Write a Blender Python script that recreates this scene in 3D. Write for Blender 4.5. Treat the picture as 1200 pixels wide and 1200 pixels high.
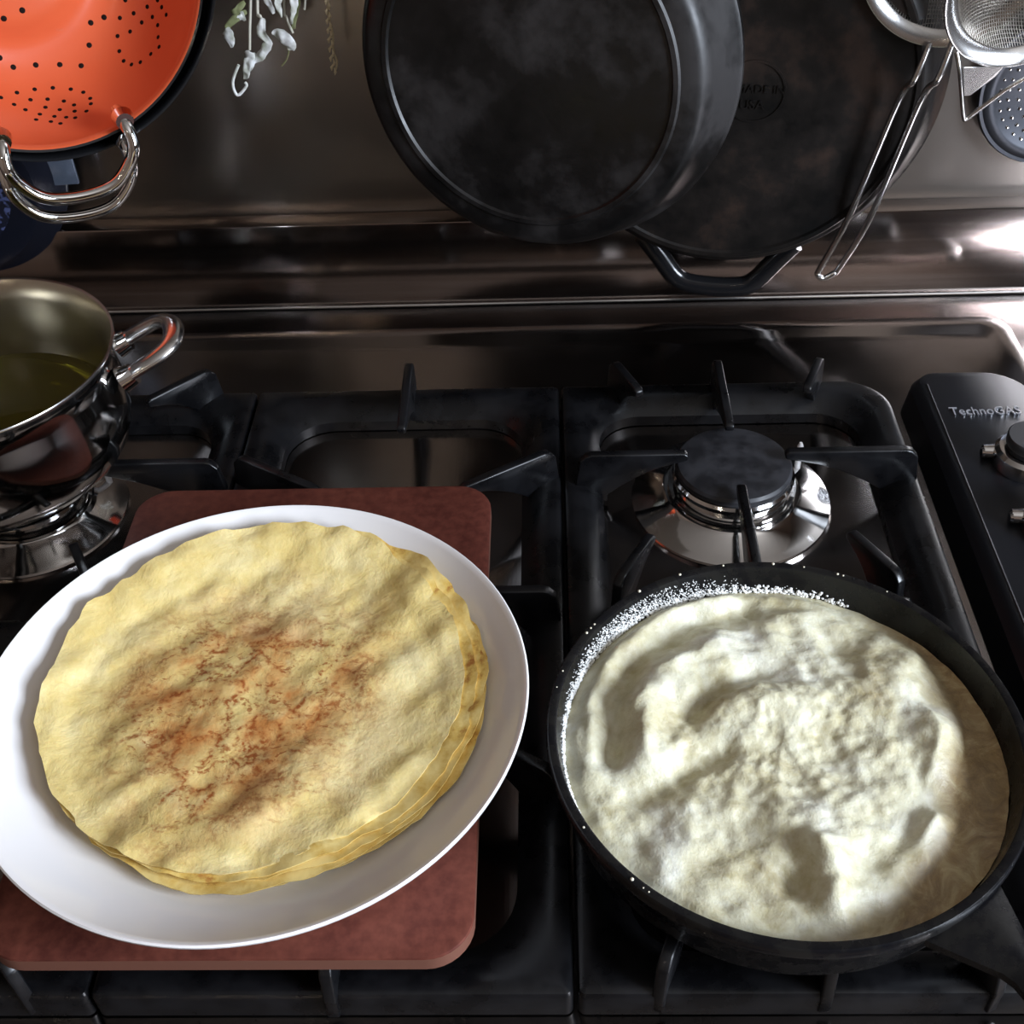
import bpy, bmesh, math, random
from math import sin, cos, pi, radians as R, hypot, atan2
from mathutils import Vector, Matrix, noise

for o in list(bpy.data.objects):
    bpy.data.objects.remove(o, do_unlink=True)
scene = bpy.context.scene
col = scene.collection
random.seed(4)

# ------------------------------------------------------------------ camera
# world: x right, y towards the splashback, z up; z = 0 is the hob plate
cam_d = bpy.data.cameras.new('camera')
cam = bpy.data.objects.new('camera', cam_d)
col.objects.link(cam)
scene.camera = cam
cam_d.sensor_width = 36.0
cam_d.lens = 1415.7 / 1200 * 36.0
cam_d.clip_start = 0.01
PITCH, YAW, ROLL = 0.73385, -0.045458, 0.046676
fw = Vector((sin(YAW) * cos(PITCH), cos(YAW) * cos(PITCH), -sin(PITCH)))
rt = Vector((cos(YAW), -sin(YAW), 0))
dn = fw.cross(rt)
rt2 = rt * cos(ROLL) + dn * sin(ROLL)
dn2 = -rt * sin(ROLL) + dn * cos(ROLL)
m3 = Matrix((rt2, -dn2, -fw)).transposed()
cam.matrix_world = Matrix.Translation((0, 0, 0.56)) @ m3.to_4x4()

# ------------------------------------------------------------------ world, light, exposure
vs = scene.view_settings
vs.view_transform = 'Standard'
vs.look = 'None'
vs.gamma = 1.0
vs.use_curve_mapping = False
vs.exposure = 0.0
w = bpy.data.worlds.new('world')
scene.world = w
w.use_nodes = True
w.node_tree.nodes['Background'].inputs[0].default_value = (0.75, 0.85, 1.0, 1)
w.node_tree.nodes['Background'].inputs[1].default_value = 0.35


def area(name, loc, target, sx, sy, power, colour):
    d = bpy.data.lights.new(name, 'AREA')
    d.shape = 'RECTANGLE'
    d.size = sx
    d.size_y = sy
    d.energy = power
    d.color = colour
    o = bpy.data.objects.new(name, d)
    col.objects.link(o)
    o.location = loc
    o.rotation_euler = (Vector(target) - Vector(loc)).to_track_quat('-Z', 'Y').to_euler()
    return o


# daylight entering through the window in the right-hand wall
area('window_daylight', (1.44, -0.45, 0.74), (0.0, -0.45, 0.66), 0.80, 0.84, 100, (0.78, 0.87, 1.0))

# ------------------------------------------------------------------ materials
MATS = {}


def mat(name, base=(0.5, 0.5, 0.5), rough=0.5, metal=0.0, spec=0.5, coat=0.0, aniso=0.0, arot=0.0, ior=1.45):
    m = bpy.data.materials.new(name)
    m.use_nodes = True
    nt = m.node_tree
    b = nt.nodes['Principled BSDF']
    b.inputs['Base Color'].default_value = (*base, 1)
    b.inputs['Roughness'].default_value = rough
    b.inputs['Metallic'].default_value = metal
    b.inputs['IOR'].default_value = ior
    b.inputs['Specular IOR Level'].default_value = spec
    b.inputs['Coat Weight'].default_value = coat
    if aniso:
        b.inputs['Anisotropic'].default_value = aniso
        b.inputs['Anisotropic Rotation'].default_value = arot
        t = nt.nodes.new('ShaderNodeTangent')
        t.direction_type = 'UV_MAP'
        t.uv_map = 'UVMap'
        nt.links.new(t.outputs[0], b.inputs['Tangent'])
    MATS[name] = m
    return m


def N(m, kind, **kw):
    n = m.node_tree.nodes.new(kind)
    for k, v in kw.items():
        if k in n.inputs:
            n.inputs[k].default_value = v
        else:
            setattr(n, k, v)
    return n


def L(m, a, b):
    m.node_tree.links.new(a, b)


def coords(m, scale=(1, 1, 1), loc=(0, 0, 0)):
    tc = N(m, 'ShaderNodeTexCoord')
    mp = N(m, 'ShaderNodeMapping')
    mp.inputs['Scale'].default_value = scale
    mp.inputs['Location'].default_value = loc
    L(m, tc.outputs['Object'], mp.inputs[0])
    return mp.outputs[0]


def ramp(m, fac, stops):
    r = N(m, 'ShaderNodeValToRGB')
    e = r.color_ramp.elements
    while len(e) < len(stops):
        e.new(0.5)
    for s, (p, c) in zip(e, stops):
        s.position = p
        s.color = (*c, 1) if len(c) == 3 else c
    L(m, fac, r.inputs[0])
    return r.outputs[0]


def mix(m, fac, a, b, blend='MIX'):
    n = N(m, 'ShaderNodeMix', data_type='RGBA', blend_type=blend)
    for sock, v in ((n.inputs[0], fac), (n.inputs[6], a), (n.inputs[7], b)):
        if isinstance(v, (tuple, list)):
            sock.default_value = (*v, 1) if len(v) == 3 else v
        elif isinstance(v, (int, float)):
            sock.default_value = v
        else:
            L(m, v, sock)
    return n.outputs[2]


def math_(m, op, a, b=0.0, clamp=False):
    n = N(m, 'ShaderNodeMath', operation=op)
    n.use_clamp = clamp
    for s, v in ((n.inputs[0], a), (n.inputs[1], b)):
        if isinstance(v, (int, float)):
            s.default_value = v
        else:
            L(m, v, s)
    return n.outputs[0]


def noise_tex(m, vec, scale, detail=4, rough=0.55, dist=0.0):
    n = N(m, 'ShaderNodeTexNoise')
    n.inputs['Scale'].default_value = scale
    n.inputs['Detail'].default_value = detail
    n.inputs['Roughness'].default_value = rough
    n.inputs['Distortion'].default_value = dist
    L(m, vec, n.inputs['Vector'])
    return n.outputs[0]


def bump(m, h, strength=0.3, dist=0.001):
    n = N(m, 'ShaderNodeBump')
    n.inputs['Strength'].default_value = strength
    n.inputs['Distance'].default_value = dist
    L(m, h, n.inputs['Height'])
    L(m, n.outputs[0], m.node_tree.nodes['Principled BSDF'].inputs['Normal'])


def BS(m):
    return m.node_tree.nodes['Principled BSDF'].inputs


def speckle(m, scale, a, b, lo=0.4, hi=0.6, rr=None, bmp=0.0, vec=None, dist=0.0006):
    v = vec or coords(m)
    n = noise_tex(m, v, scale, 5, 0.6)
    L(m, ramp(m, n, [(lo, a), (hi, b)]), BS(m)['Base Color'])
    if rr:
        L(m, ramp(m, n, [(lo, (rr[0],) * 3), (hi, (rr[1],) * 3)]), BS(m)['Roughness'])
    if bmp:
        bump(m, noise_tex(m, v, scale * 6, 3), bmp, dist)


# brushed steel of wall and counter: grain runs along x
m = mat('steel_wall', (0.40, 0.385, 0.36), 0.26, 1.0, aniso=0.7, arot=0.25)
v = coords(m, (3, 3, 260))
n = noise_tex(m, v, 1.0, 4)
n2 = noise_tex(m, coords(m, (5, 5, 4)), 1.0, 4)
L(m, mix(m, 0.5, ramp(m, n, [(0.3, (0.30, 0.26, 0.23)), (0.7, (0.40, 0.36, 0.33))]),
         ramp(m, n2, [(0.35, (0.26, 0.21, 0.18)), (0.7, (0.42, 0.38, 0.35))])), BS(m)['Base Color'])
L(m, ramp(m, n2, [(0.3, (0.17,) * 3), (0.7, (0.27,) * 3)]), BS(m)['Roughness'])
b2 = m.node_tree.nodes.new('ShaderNodeBsdfPrincipled')
b2.inputs['Base Color'].default_value = (0.36, 0.33, 0.30, 1)
b2.inputs['Metallic'].default_value = 1.0
b2.inputs['Roughness'].default_value = 0.40
b2.inputs['Anisotropic'].default_value = 0.9
b2.inputs['Anisotropic Rotation'].default_value = 0.25
t2 = m.node_tree.nodes.new('ShaderNodeTangent')
t2.direction_type = 'UV_MAP'
t2.uv_map = 'UVMap'
L(m, t2.outputs[0], b2.inputs['Tangent'])
mx = m.node_tree.nodes.new('ShaderNodeMixShader')
mx.inputs[0].default_value = 0.35
L(m, m.node_tree.nodes['Principled BSDF'].outputs[0], mx.inputs[1])
L(m, b2.outputs[0], mx.inputs[2])
L(m, mx.outputs[0], m.node_tree.nodes['Material Output'].inputs['Surface'])
m = mat('steel_upstand', (0.36, 0.32, 0.30), 0.13, 1.0, aniso=0.8, arot=0.25)
n2 = noise_tex(m, coords(m, (4, 4, 160)), 1.0, 4)
L(m, ramp(m, n2, [(0.35, (0.31, 0.26, 0.24)), (0.7, (0.42, 0.38, 0.36))]), BS(m)['Base Color'])
m = mat('steel_counter', (0.42, 0.40, 0.39), 0.17, 1.0, aniso=0.6, arot=0.25)
n2 = noise_tex(m, coords(m, (7, 30, 7)), 1.0, 5)
L(m, ramp(m, n2, [(0.35, (0.09,) * 3), (0.7, (0.15,) * 3)]), BS(m)['Roughness'])
L(m, ramp(m, n2, [(0.35, (0.32, 0.27, 0.25)), (0.7, (0.42, 0.38, 0.36))]), BS(m)['Base Color'])
m = mat('steel_hob', (0.42, 0.38, 0.36), 0.16, 1.0)
n2 = noise_tex(m, coords(m, (9, 9, 9)), 1.0, 5)
L(m, ramp(m, n2, [(0.35, (0.11,) * 3), (0.7, (0.26,) * 3)]), BS(m)['Roughness'])
bump(m, noise_tex(m, coords(m, (600, 8, 8)), 1.0, 2), 0.03, 0.0005)
mat('steel_polished', (0.62, 0.61, 0.60), 0.09, 1.0)
mat('steel_satin', (0.55, 0.54, 0.53), 0.24, 1.0)
mat('steel_handle', (0.66, 0.65, 0.64), 0.2, 1.0)
mat('chrome', (0.72, 0.71, 0.70), 0.06, 1.0)
m = mat('steel_inside', (0.50, 0.46, 0.38), 0.26, 1.0)
bump(m, noise_tex(m, coords(m, (5, 5, 500)), 1.0, 2), 0.06, 0.0004)
m = mat('cast_grate', (0.006, 0.006, 0.007), 0.3, 0.0, spec=0.4)
speckle(m, 40, (0.0025, 0.0025, 0.003), (0.006, 0.006, 0.007), rr=(0.26, 0.36), bmp=0.08)
m = mat('burner_cap', (0.012, 0.012, 0.014), 0.5)
speckle(m, 60, (0.010, 0.010, 0.012), (0.022, 0.022, 0.026), rr=(0.42, 0.6), bmp=0.06)
m = mat('iron_hung', (0.012, 0.011, 0.011), 0.42, spec=0.45)
v = coords(m)
n1 = noise_tex(m, v, 13, 6, 0.62)
L(m, ramp(m, n1, [(0.38, (0.002, 0.002, 0.002)), (0.5, (0.005, 0.0045, 0.0045)), (0.64, (0.024, 0.022, 0.022))]), BS(m)['Base Color'])
L(m, ramp(m, n1, [(0.38, (0.28,) * 3), (0.64, (0.5,) * 3)]), BS(m)['Roughness'])
bump(m, noise_tex(m, v, 220, 3), 0.16, 0.0006)
m = mat('iron_rust', (0.014, 0.011, 0.009), 0.45, spec=0.3)
v = coords(m)
n1 = noise_tex(m, v, 16, 6, 0.62)
L(m, ramp(m, n1, [(0.36, (0.003, 0.003, 0.003)), (0.52, (0.009, 0.007, 0.006)), (0.66, (0.028, 0.016, 0.011))]), BS(m)['Base Color'])
L(m, ramp(m, n1, [(0.38, (0.34,) * 3), (0.64, (0.56,) * 3)]), BS(m)['Roughness'])
bump(m, noise_tex(m, v, 200, 3), 0.2, 0.0006)
m = mat('iron_oiled', (0.006, 0.006, 0.007), 0.22, spec=0.3)
speckle(m, 90, (0.004, 0.004, 0.005), (0.008, 0.0075, 0.007), rr=(0.2, 0.34), bmp=0.12)
mat('panel_black', (0.007, 0.008, 0.011), 0.34, 0.0, spec=0.35)
mat('panel_edge', (0.010, 0.010, 0.012), 0.4)
mat('knob_grey', (0.06, 0.06, 0.065), 0.4, 0.6)
mat('knob_black', (0.01, 0.01, 0.012), 0.3)
mat('badge_silver', (0.75, 0.75, 0.80), 0.3, 0.9)
m = mat('board_wood', (0.20, 0.055, 0.035), 0.5, spec=0.15)
v = coords(m)
n1 = noise_tex(m, coords(m, (22, 5, 20)), 1.0, 6, 0.6, 0.4)
n2 = noise_tex(m, v, 170, 3)
c1 = ramp(m, n1, [(0.3, (0.055, 0.014, 0.010)), (0.55, (0.10, 0.027, 0.018)), (0.75, (0.15, 0.045, 0.028))])
L(m, mix(m, 0.35, c1, ramp(m, n2, [(0.35, (0.05, 0.013, 0.010)), (0.65, (0.15, 0.045, 0.03))])), BS(m)['Base Color'])
bump(m, n2, 0.08, 0.0005)
m = mat('board_edge', (0.13, 0.05, 0.032), 0.5)
mat('porcelain', (0.80, 0.775, 0.765), 0.14, spec=0.5)
m = mat('orange_enamel', (0.80, 0.085, 0.022), 0.27, spec=0.5)
L(m, ramp(m, noise_tex(m, coords(m), 9, 3), [(0.3, (0.56, 0.095, 0.034)), (0.7, (0.64, 0.12, 0.045))]), BS(m)['Base Color'])
mat('orange_rim', (0.70, 0.10, 0.04), 0.25, spec=0.5)
mat('black_enamel', (0.008, 0.008, 0.009), 0.18, spec=0.5)
mat('hole_dark', (0.010, 0.006, 0.005), 0.8, spec=0.1)
m = mat('navy_enamel', (0.012, 0.014, 0.03), 0.18, spec=0.5)
n1 = noise_tex(m, coords(m), 190, 2)
L(m, ramp(m, n1, [(0.52, (0.008, 0.009, 0.016)), (0.62, (0.05, 0.06, 0.13))]), BS(m)['Base Color'])
mat('navy_plain', (0.005, 0.0055, 0.009), 0.2, spec=0.3)
mat('steel_window_glint', (0.30, 0.36, 0.48), 0.18, 0.85)  # blue base colour stands in for the window's reflection
m = mat('oil', (0.20, 0.17, 0.01), 0.03, spec=0.5)
BS(m)['Transmission Weight'].default_value = 0.75
m = mat('herb_leaf', (0.62, 0.62, 0.60), 0.75)
L(m, ramp(m, noise_tex(m, coords(m), 120, 3), [(0.3, (0.30, 0.31, 0.24)), (0.55, (0.58, 0.58, 0.56)), (0.75, (0.75, 0.75, 0.76))]), BS(m)['Base Color'])
mat('herb_stem', (0.42, 0.40, 0.33), 0.8)
mat('herb_green', (0.13, 0.14, 0.06), 0.8)
mat('dry_grass', (0.62, 0.52, 0.34), 0.8)
m = mat('mesh_wire', (0.45, 0.43, 0.40), 0.3, 1.0)
mat('skimmer_steel', (0.05, 0.052, 0.06), 0.4, 0.8)
m = mat('room_wall', (0.30, 0.24, 0.19), 0.9)
L(m, ramp(m, noise_tex(m, coords(m), 3, 3), [(0.3, (0.15, 0.105, 0.078)), (0.7, (0.19, 0.135, 0.10))]), BS(m)['Base Color'])
mat('room_ceiling', (0.32, 0.28, 0.24), 0.9)
m = mat('room_floor', (0.10, 0.05, 0.028), 0.55)
L(m, ramp(m, noise_tex(m, coords(m, (2, 22, 2)), 1.0, 4), [(0.3, (0.22, 0.14, 0.085)), (0.7, (0.34, 0.23, 0.15))]), BS(m)['Base Color'])
mat('cabinet_wood', (0.06, 0.035, 0.022), 0.5)
mat('window_white', (0.7, 0.7, 0.68), 0.5)
m = mat('window_glass', (1, 1, 1), 0.02)
BS(m)['Transmission Weight'].default_value = 1.0
m = mat('lamp_lens', (1, 0.9, 0.75), 0.4)
BS(m)['Emission Color'].default_value = (1.0, 0.88, 0.70, 1)
BS(m)['Emission Strength'].default_value = 160.0
mat('lamp_housing', (0.5, 0.5, 0.5), 0.4, 0.5)

# crepe: pale yellow batter with a browned lace in the middle
m = mat('crepe_top', (0.65, 0.46, 0.18), 0.55, spec=0.35)
tc = N(m, 'ShaderNodeTexCoord')
vec = tc.outputs['Object']
big = noise_tex(m, vec, 22, 4, 0.6)
fine = noise_tex(m, vec, 130, 4, 0.6)
base = ramp(m, big, [(0.30, (0.60, 0.43, 0.13)), (0.5, (0.71, 0.55, 0.21)), (0.68, (0.80, 0.68, 0.36))])
base = mix(m, 0.25, base, ramp(m, fine, [(0.3, (0.54, 0.37, 0.10)), (0.7, (0.83, 0.71, 0.38))]))
# distance from the browned middle
mp = N(m, 'ShaderNodeMapping')
mp.inputs['Location'].default_value = (0.0, 0.012, 0)
mp.inputs['Scale'].default_value = (1.0, 0.92, 0.0)
L(m, vec, mp.inputs[0])
ln = N(m, 'ShaderNodeVectorMath', operation='LENGTH')
L(m, mp.outputs[0], ln.inputs[0])
rad = math_(m, 'ADD', ln.outputs['Value'], math_(m, 'MULTIPLY', math_(m, 'SUBTRACT', noise_tex(m, vec, 24, 3), 0.5), 0.085))
mask = N(m, 'ShaderNodeMapRange')
mask.inputs[1].default_value = 0.090
mask.inputs[2].default_value = 0.046
L(m, rad, mask.inputs[0])
mask = mask.outputs[0]
tan = ramp(m, noise_tex(m, vec, 48, 5, 0.6), [(0.34, (0.60, 0.44, 0.20)), (0.48, (0.55, 0.32, 0.11)), (0.64, (0.46, 0.19, 0.05))])
isl = ramp(m, noise_tex(m, vec, 40, 3, 0.5), [(0.40, (0.25, 0.25, 0.25)), (0.56, (1, 1, 1))])
base = mix(m, math_(m, 'MULTIPLY', mask, isl), base, tan)
dv = N(m, 'ShaderNodeVectorMath', operation='ADD')
nd = N(m, 'ShaderNodeTexNoise')
nd.inputs['Scale'].default_value = 55
nd.inputs['Detail'].default_value = 3
L(m, vec, nd.inputs['Vector'])
sc = N(m, 'ShaderNodeVectorMath', operation='SCALE')
sc.inputs['Scale'].default_value = 0.022
L(m, nd.outputs['Color'], sc.inputs[0])
L(m, vec, dv.inputs[0])
L(m, sc.outputs[0], dv.inputs[1])
vo = N(m, 'ShaderNodeTexVoronoi', feature='DISTANCE_TO_EDGE')
vo.inputs['Scale'].default_value = 58
vo.inputs['Randomness'].default_value = 1.0
L(m, dv.outputs[0], vo.inputs['Vector'])
edge = N(m, 'ShaderNodeMapRange')
edge.inputs[1].default_value = 0.15
edge.inputs[2].default_value = 0.03
L(m, vo.outputs['Distance'], edge.inputs[0])
patch = ramp(m, noise_tex(m, vec, 75, 4, 0.65), [(0.40, (0, 0, 0)), (0.52, (1, 1, 1))])
lace = math_(m, 'MULTIPLY', math_(m, 'MULTIPLY', edge.outputs[0], patch), mask, True)
st = N(m, 'ShaderNodeMapping')
st.inputs['Rotation'].default_value = (0, 0, R(-32))
st.inputs['Scale'].default_value = (60, 190, 1)
L(m, dv.outputs[0], st.inputs[0])
streak = ramp(m, noise_tex(m, st.outputs[0], 1.0, 5, 0.7), [(0.53, (0, 0, 0)), (0.60, (1, 1, 1))])
grain = ramp(m, noise_tex(m, vec, 420, 2), [(0.42, (0, 0, 0)), (0.55, (1, 1, 1))])
lace = math_(m, 'MAXIMUM', math_(m, 'MULTIPLY', lace, math_(m, 'ADD', math_(m, 'MULTIPLY', grain, 0.6), 0.4)), math_(m, 'MULTIPLY', math_(m, 'MULTIPLY', streak, grain), math_(m, 'MULTIPLY', mask, 0.85)), True)
base = mix(m, math_(m, 'MULTIPLY', lace, 0.95), base, (0.26, 0.065, 0.011))
L(m, base, BS(m)['Base Color'])
BS(m)['Subsurface Weight'].default_value = 0.12
BS(m)['Subsurface Radius'].default_value = (0.004, 0.002, 0.001)
bump(m, math_(m, 'ADD', fine, math_(m, 'MULTIPLY', noise_tex(m, vec, 60, 5, 0.65, 0.5), 1.6)), 0.30, 0.0022)

m = mat('crepe_plain', (0.66, 0.46, 0.17), 0.55, spec=0.35)
vec = coords(m)
L(m, ramp(m, noise_tex(m, vec, 55, 5, 0.65), [(0.32, (0.36, 0.14, 0.03)), (0.42, (0.66, 0.44, 0.11)), (0.6, (0.80, 0.62, 0.24))]), BS(m)['Base Color'])
bump(m, noise_tex(m, vec, 140, 3), 0.25, 0.0015)

# the crepe still frying: white foamy batter, browner and thinner at one side
m = mat('batter', (0.74, 0.70, 0.52), 0.42, spec=0.45)
vec = coords(m)
fine = noise_tex(m, vec, 190, 5, 0.65)
n1 = noise_tex(m, vec, 26, 5, 0.6, 0.6)
base = ramp(m, n1, [(0.30, (0.30, 0.23, 0.10)), (0.42, (0.48, 0.43, 0.26)), (0.55, (0.60, 0.57, 0.41)), (0.70, (0.70, 0.69, 0.60))])
base = mix(m, 0.3, base, ramp(m, fine, [(0.3, (0.40, 0.35, 0.19)), (0.7, (0.74, 0.73, 0.63))]))
at = N(m, 'ShaderNodeAttribute', attribute_name='thin')
base = mix(m, math_(m, 'MULTIPLY', at.outputs['Fac'], 0.85), base, ramp(m, noise_tex(m, vec, 60, 6, 0.7, 1.2), [(0.35, (0.17, 0.095, 0.032)), (0.5, (0.30, 0.19, 0.075)), (0.66, (0.48, 0.38, 0.20))]))
L(m, base, BS(m)['Base Color'])
BS(m)['Subsurface Weight'].default_value = 0.15
BS(m)['Subsurface Radius'].default_value = (0.004, 0.003, 0.002)
bump(m, fine, 0.4, 0.002)
mat('froth', (0.82, 0.82, 0.80), 0.35, spec=0.5)
mat('fat_drop', (0.75, 0.70, 0.55), 0.1, spec=0.6)


# ------------------------------------------------------------------ mesh helpers
class MB:
    def __init__(s):
        s.v = []
        s.f = []

    def add(s, vs_, fs_):
        k = len(s.v)
        s.v += [tuple(p) for p in vs_]
        s.f += [tuple(i + k for i in q) for q in fs_]
        return s

    def box(s, x0, x1, y0, y1, z0, z1):
        return s.add([(x0, y0, z0), (x1, y0, z0), (x1, y1, z0), (x0, y1, z0), (x0, y0, z1), (x1, y0, z1), (x1, y1, z1), (x0, y1, z1)],
                     [(3, 2, 1, 0), (4, 5, 6, 7), (0, 1, 5, 4), (1, 2, 6, 5), (2, 3, 7, 6), (3, 0, 4, 7)])

    def lathe(s, prof, seg=64, c=(0, 0, 0), axis='z'):
        """prof: list of (r, h); r = 0 closes the end"""
        vs_, fs_, rings = [], [], []
        for r, h in prof:
            if r < 1e-7:
                rings.append([len(vs_)])
                vs_.append((0, 0, h))
            else:
                rings.append(list(range(len(vs_), len(vs_) + seg)))
                vs_ += [(r * cos(2 * pi * i / seg), r * sin(2 * pi * i / seg), h) for i in range(seg)]
        for a, b in zip(rings, rings[1:]):
            for i in range(seg):
                j = (i + 1) % seg
                if len(a) == 1 and len(b) == 1:
                    continue
                if len(a) == 1:
                    fs_.append((a[0], b[j], b[i]))
                elif len(b) == 1:
                    fs_.append((a[i], a[j], b[0]))
                else:
                    fs_.append((a[i], a[j], b[j], b[i]))
        return s.add([(p[0] + c[0], p[1] + c[1], p[2] + c[2]) for p in vs_], fs_)

    def tube(s, path, rad, seg=10, closed=False, flat=None):
        """rad: a number or a list; flat: (scale across, up vector) for ribbons"""
        P = [Vector(p) for p in path]
        n = len(P)
        rr = rad if isinstance(rad, (list, tuple)) else [rad] * n
        vs_, fs_ = [], []
        up = Vector((0.13, 0.31, 0.94))
        for i, p in enumerate(P):
            a = P[(i - 1) % n] if (closed or i > 0) else p
            b = P[(i + 1) % n] if (closed or i < n - 1) else p
            t = (b - a).normalized()
            if flat:
                u = Vector(flat[1]) - t * t.dot(Vector(flat[1]))
            else:
                u = up - t * t.dot(up)
                if u.length < 1e-3:
                    u = t.orthogonal()
            u.normalize()
            if not flat:
                up = u
            q = t.cross(u)
            k = flat[0] if flat else 1.0
            for j in range(seg):
                an = 2 * pi * j / seg
                vs_.append(p + u * (rr[i] * k * sin(an)) + q * (rr[i] * cos(an)))
        for i in range(n if closed else n - 1):
            for j in range(seg):
                a, b = i * seg, ((i + 1) % n) * seg
                fs_.append((a + j, a + (j + 1) % seg, b + (j + 1) % seg, b + j))
        if not closed:
            fs_.append(tuple(reversed(range(seg))))
            fs_.append(tuple(range((n - 1) * seg, n * seg)))
        return s.add(vs_, fs_)

    def prism(s, poly, z0, z1):
        n = len(poly)
        vs_ = [(x, y, z0) for x, y in poly] + [(x, y, z1) for x, y in poly]
        fs_ = [tuple(reversed(range(n))), tuple(range(n, 2 * n))]
        fs_ += [(i, (i + 1) % n, n + (i + 1) % n, n + i) for i in range(n)]
        return s.add(vs_, fs_)

    def loops(s, loops, closed=False):
        """join equal-length closed vertex loops with quads"""
        n = len(loops[0])
        vs_ = [p for lp in loops for p in lp]
        fs_ = []
        for k in range(len(loops) if closed else len(loops) - 1):
            a, b = k * n, ((k + 1) % len(loops)) * n
            fs_ += [(a + i, a + (i + 1) % n, b + (i + 1) % n, b + i) for i in range(n)]
        if not closed:
            fs_ += [tuple(reversed(range(n))), tuple(range((len(loops) - 1) * n, len(loops) * n))]
        return s.add(vs_, fs_)

    def build(s, name, material, parent=None, smooth=True, bevel=0.0, bseg=2, angle=40, uv=False, weld=True):
        me = bpy.data.meshes.new(name)
        me.from_pydata(s.v, [], s.f)
        bm = bmesh.new()
        bm.from_mesh(me)
        if weld:
            bmesh.ops.remove_doubles(bm, verts=bm.verts, dist=1e-6)
        bmesh.ops.recalc_face_normals(bm, faces=bm.faces)
        if bevel:
            ed = [e for e in bm.edges if len(e.link_faces) == 2 and e.calc_face_angle(0) > R(35)]
            bmesh.ops.bevel(bm, geom=ed, offset=bevel, segments=bseg, profile=0.5, affect='EDGES')
        if uv:
            ul = bm.loops.layers.uv.new('UVMap')
            for f in bm.faces:
                ax = max(range(3), key=lambda i: abs(f.normal[i]))
                for lp in f.loops:
                    c = lp.vert.co
                    lp[ul].uv = (c.y, c.z) if ax == 0 else (c.x, c.z) if ax == 1 else (c.x, c.y)
        bm.to_mesh(me)
        bm.free()
        if smooth:
            me.polygons.foreach_set('use_smooth', [True] * len(me.polygons))
            me.set_sharp_from_angle(angle=R(angle))
        if isinstance(material, str):
            material = MATS[material]
        me.materials.append(material)
        o = bpy.data.objects.new(name, me)
        col.objects.link(o)
        if parent:
            o.parent = parent
        return o


def thing(name, label, cat, loc=(0, 0, 0), rot=(0, 0, 0), group=None):
    o = bpy.data.objects.new(name, None)
    o.empty_display_size = 0.03
    col.objects.link(o)
    o.location = loc
    o.rotation_euler = rot
    return tag(o, label, cat, group)


def tag(o, label, cat, group=None, kind=None):
    o['label'] = label
    o['category'] = cat
    if group:
        o['group'] = group
    if kind:
        o['kind'] = kind
    return o


def structure(o):
    o['kind'] = 'structure'
    return o


def rrect(x0, x1, y0, y1, r, seg=8):
    """rounded rectangle; r may be a 4-tuple (x1y0, x1y1, x0y1, x0y0)"""
    rs = r if isinstance(r, tuple) else (r,) * 4
    out = []
    for (cx, cy, a0, q) in ((x1 - rs[0], y0 + rs[0], -90, rs[0]), (x1 - rs[1], y1 - rs[1], 0, rs[1]),
                            (x0 + rs[2], y1 - rs[2], 90, rs[2]), (x0 + rs[3], y0 + rs[3], 180, rs[3])):
        for k in range(seg + 1):
            a = R(a0 + 90 * k / seg)
            out.append((cx + q * cos(a), cy + q * sin(a)))
    return out


def smooth_path(pts, n=8):
    """Catmull-Rom through pts"""
    P = [Vector(p) for p in pts]
    out = []
    for i in range(len(P) - 1):
        p0, p1, p2, p3 = P[max(i - 1, 0)], P[i], P[i + 1], P[min(i + 2, len(P) - 1)]
        for k in range(n):
            t = k / n
            out.append(0.5 * ((2 * p1) + (p2 - p0) * t + (2 * p0 - 5 * p1 + 4 * p2 - p3) * t * t + (3 * p1 - p0 - 3 * p2 + p3) * t ** 3))
    out.append(P[-1])
    return out


# ------------------------------------------------------------------ the room
YW = 0.914                       # upper splashback sheet
YU = 0.893                       # face of the low upstand
FL = -0.92
wb = structure(MB().box(-1.6, 1.5, YW, YW + 0.06, FL, 1.55).build('wall_back', 'steel_wall', uv=True))
up = MB().box(-1.6, 1.5, YU, YW - 0.0005, -0.004, 0.0752).build('upstand', 'steel_upstand', wb, bevel=0.0015, uv=True)
structure(MB().tube([(-1.2, YU - 0.0014, -0.0028), (1.2, YU - 0.0014, -0.0028)], 0.0013, 8).build('trim_1', 'steel_satin'))
structure(MB().box(-1.6, 1.5, -2.2, YW, FL - 0.05, FL).build('floor', 'room_floor'))
structure(MB().box(-1.6, 1.5, -2.2, YW, 1.55, 1.60).build('ceiling', 'room_ceiling'))
structure(MB().box(-1.66, -1.6, -2.2, YW, FL, 1.55).build('wall_left', 'room_wall'))
structure(MB().box(-1.6, 1.5, -2.26, -2.2, FL, 1.55).build('wall_front', 'room_wall'))
# right wall with an opening for the window
wy0, wy1, wz0, wz1 = -0.91, 0.01, 0.26, 1.22
b = MB()
b.box(1.5, 1.6, -2.2, wy0, FL, 1.55)
b.box(1.5, 1.6, wy1, YW, FL, 1.55)
b.box(1.5, 1.6, wy0, wy1, FL, wz0)
b.box(1.5, 1.6, wy0, wy1, wz1, 1.55)
structure(b.build('wall_right', 'room_wall', weld=False))
b = MB()
for a0, a1, c0, c1 in ((wy0, wy1, wz0, wz0 + 0.05), (wy0, wy1, wz1 - 0.05, wz1), (wy0, wy0 + 0.05, wz0 + 0.05, wz1 - 0.05),
                       (wy1 - 0.05, wy1, wz0 + 0.05, wz1 - 0.05), (-0.47, -0.43, wz0 + 0.05, wz1 - 0.05)):
    b.box(1.52, 1.58, a0, a1, c0, c1)
win = structure(b.build('window_1', 'window_white', weld=False, smooth=False))
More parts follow.
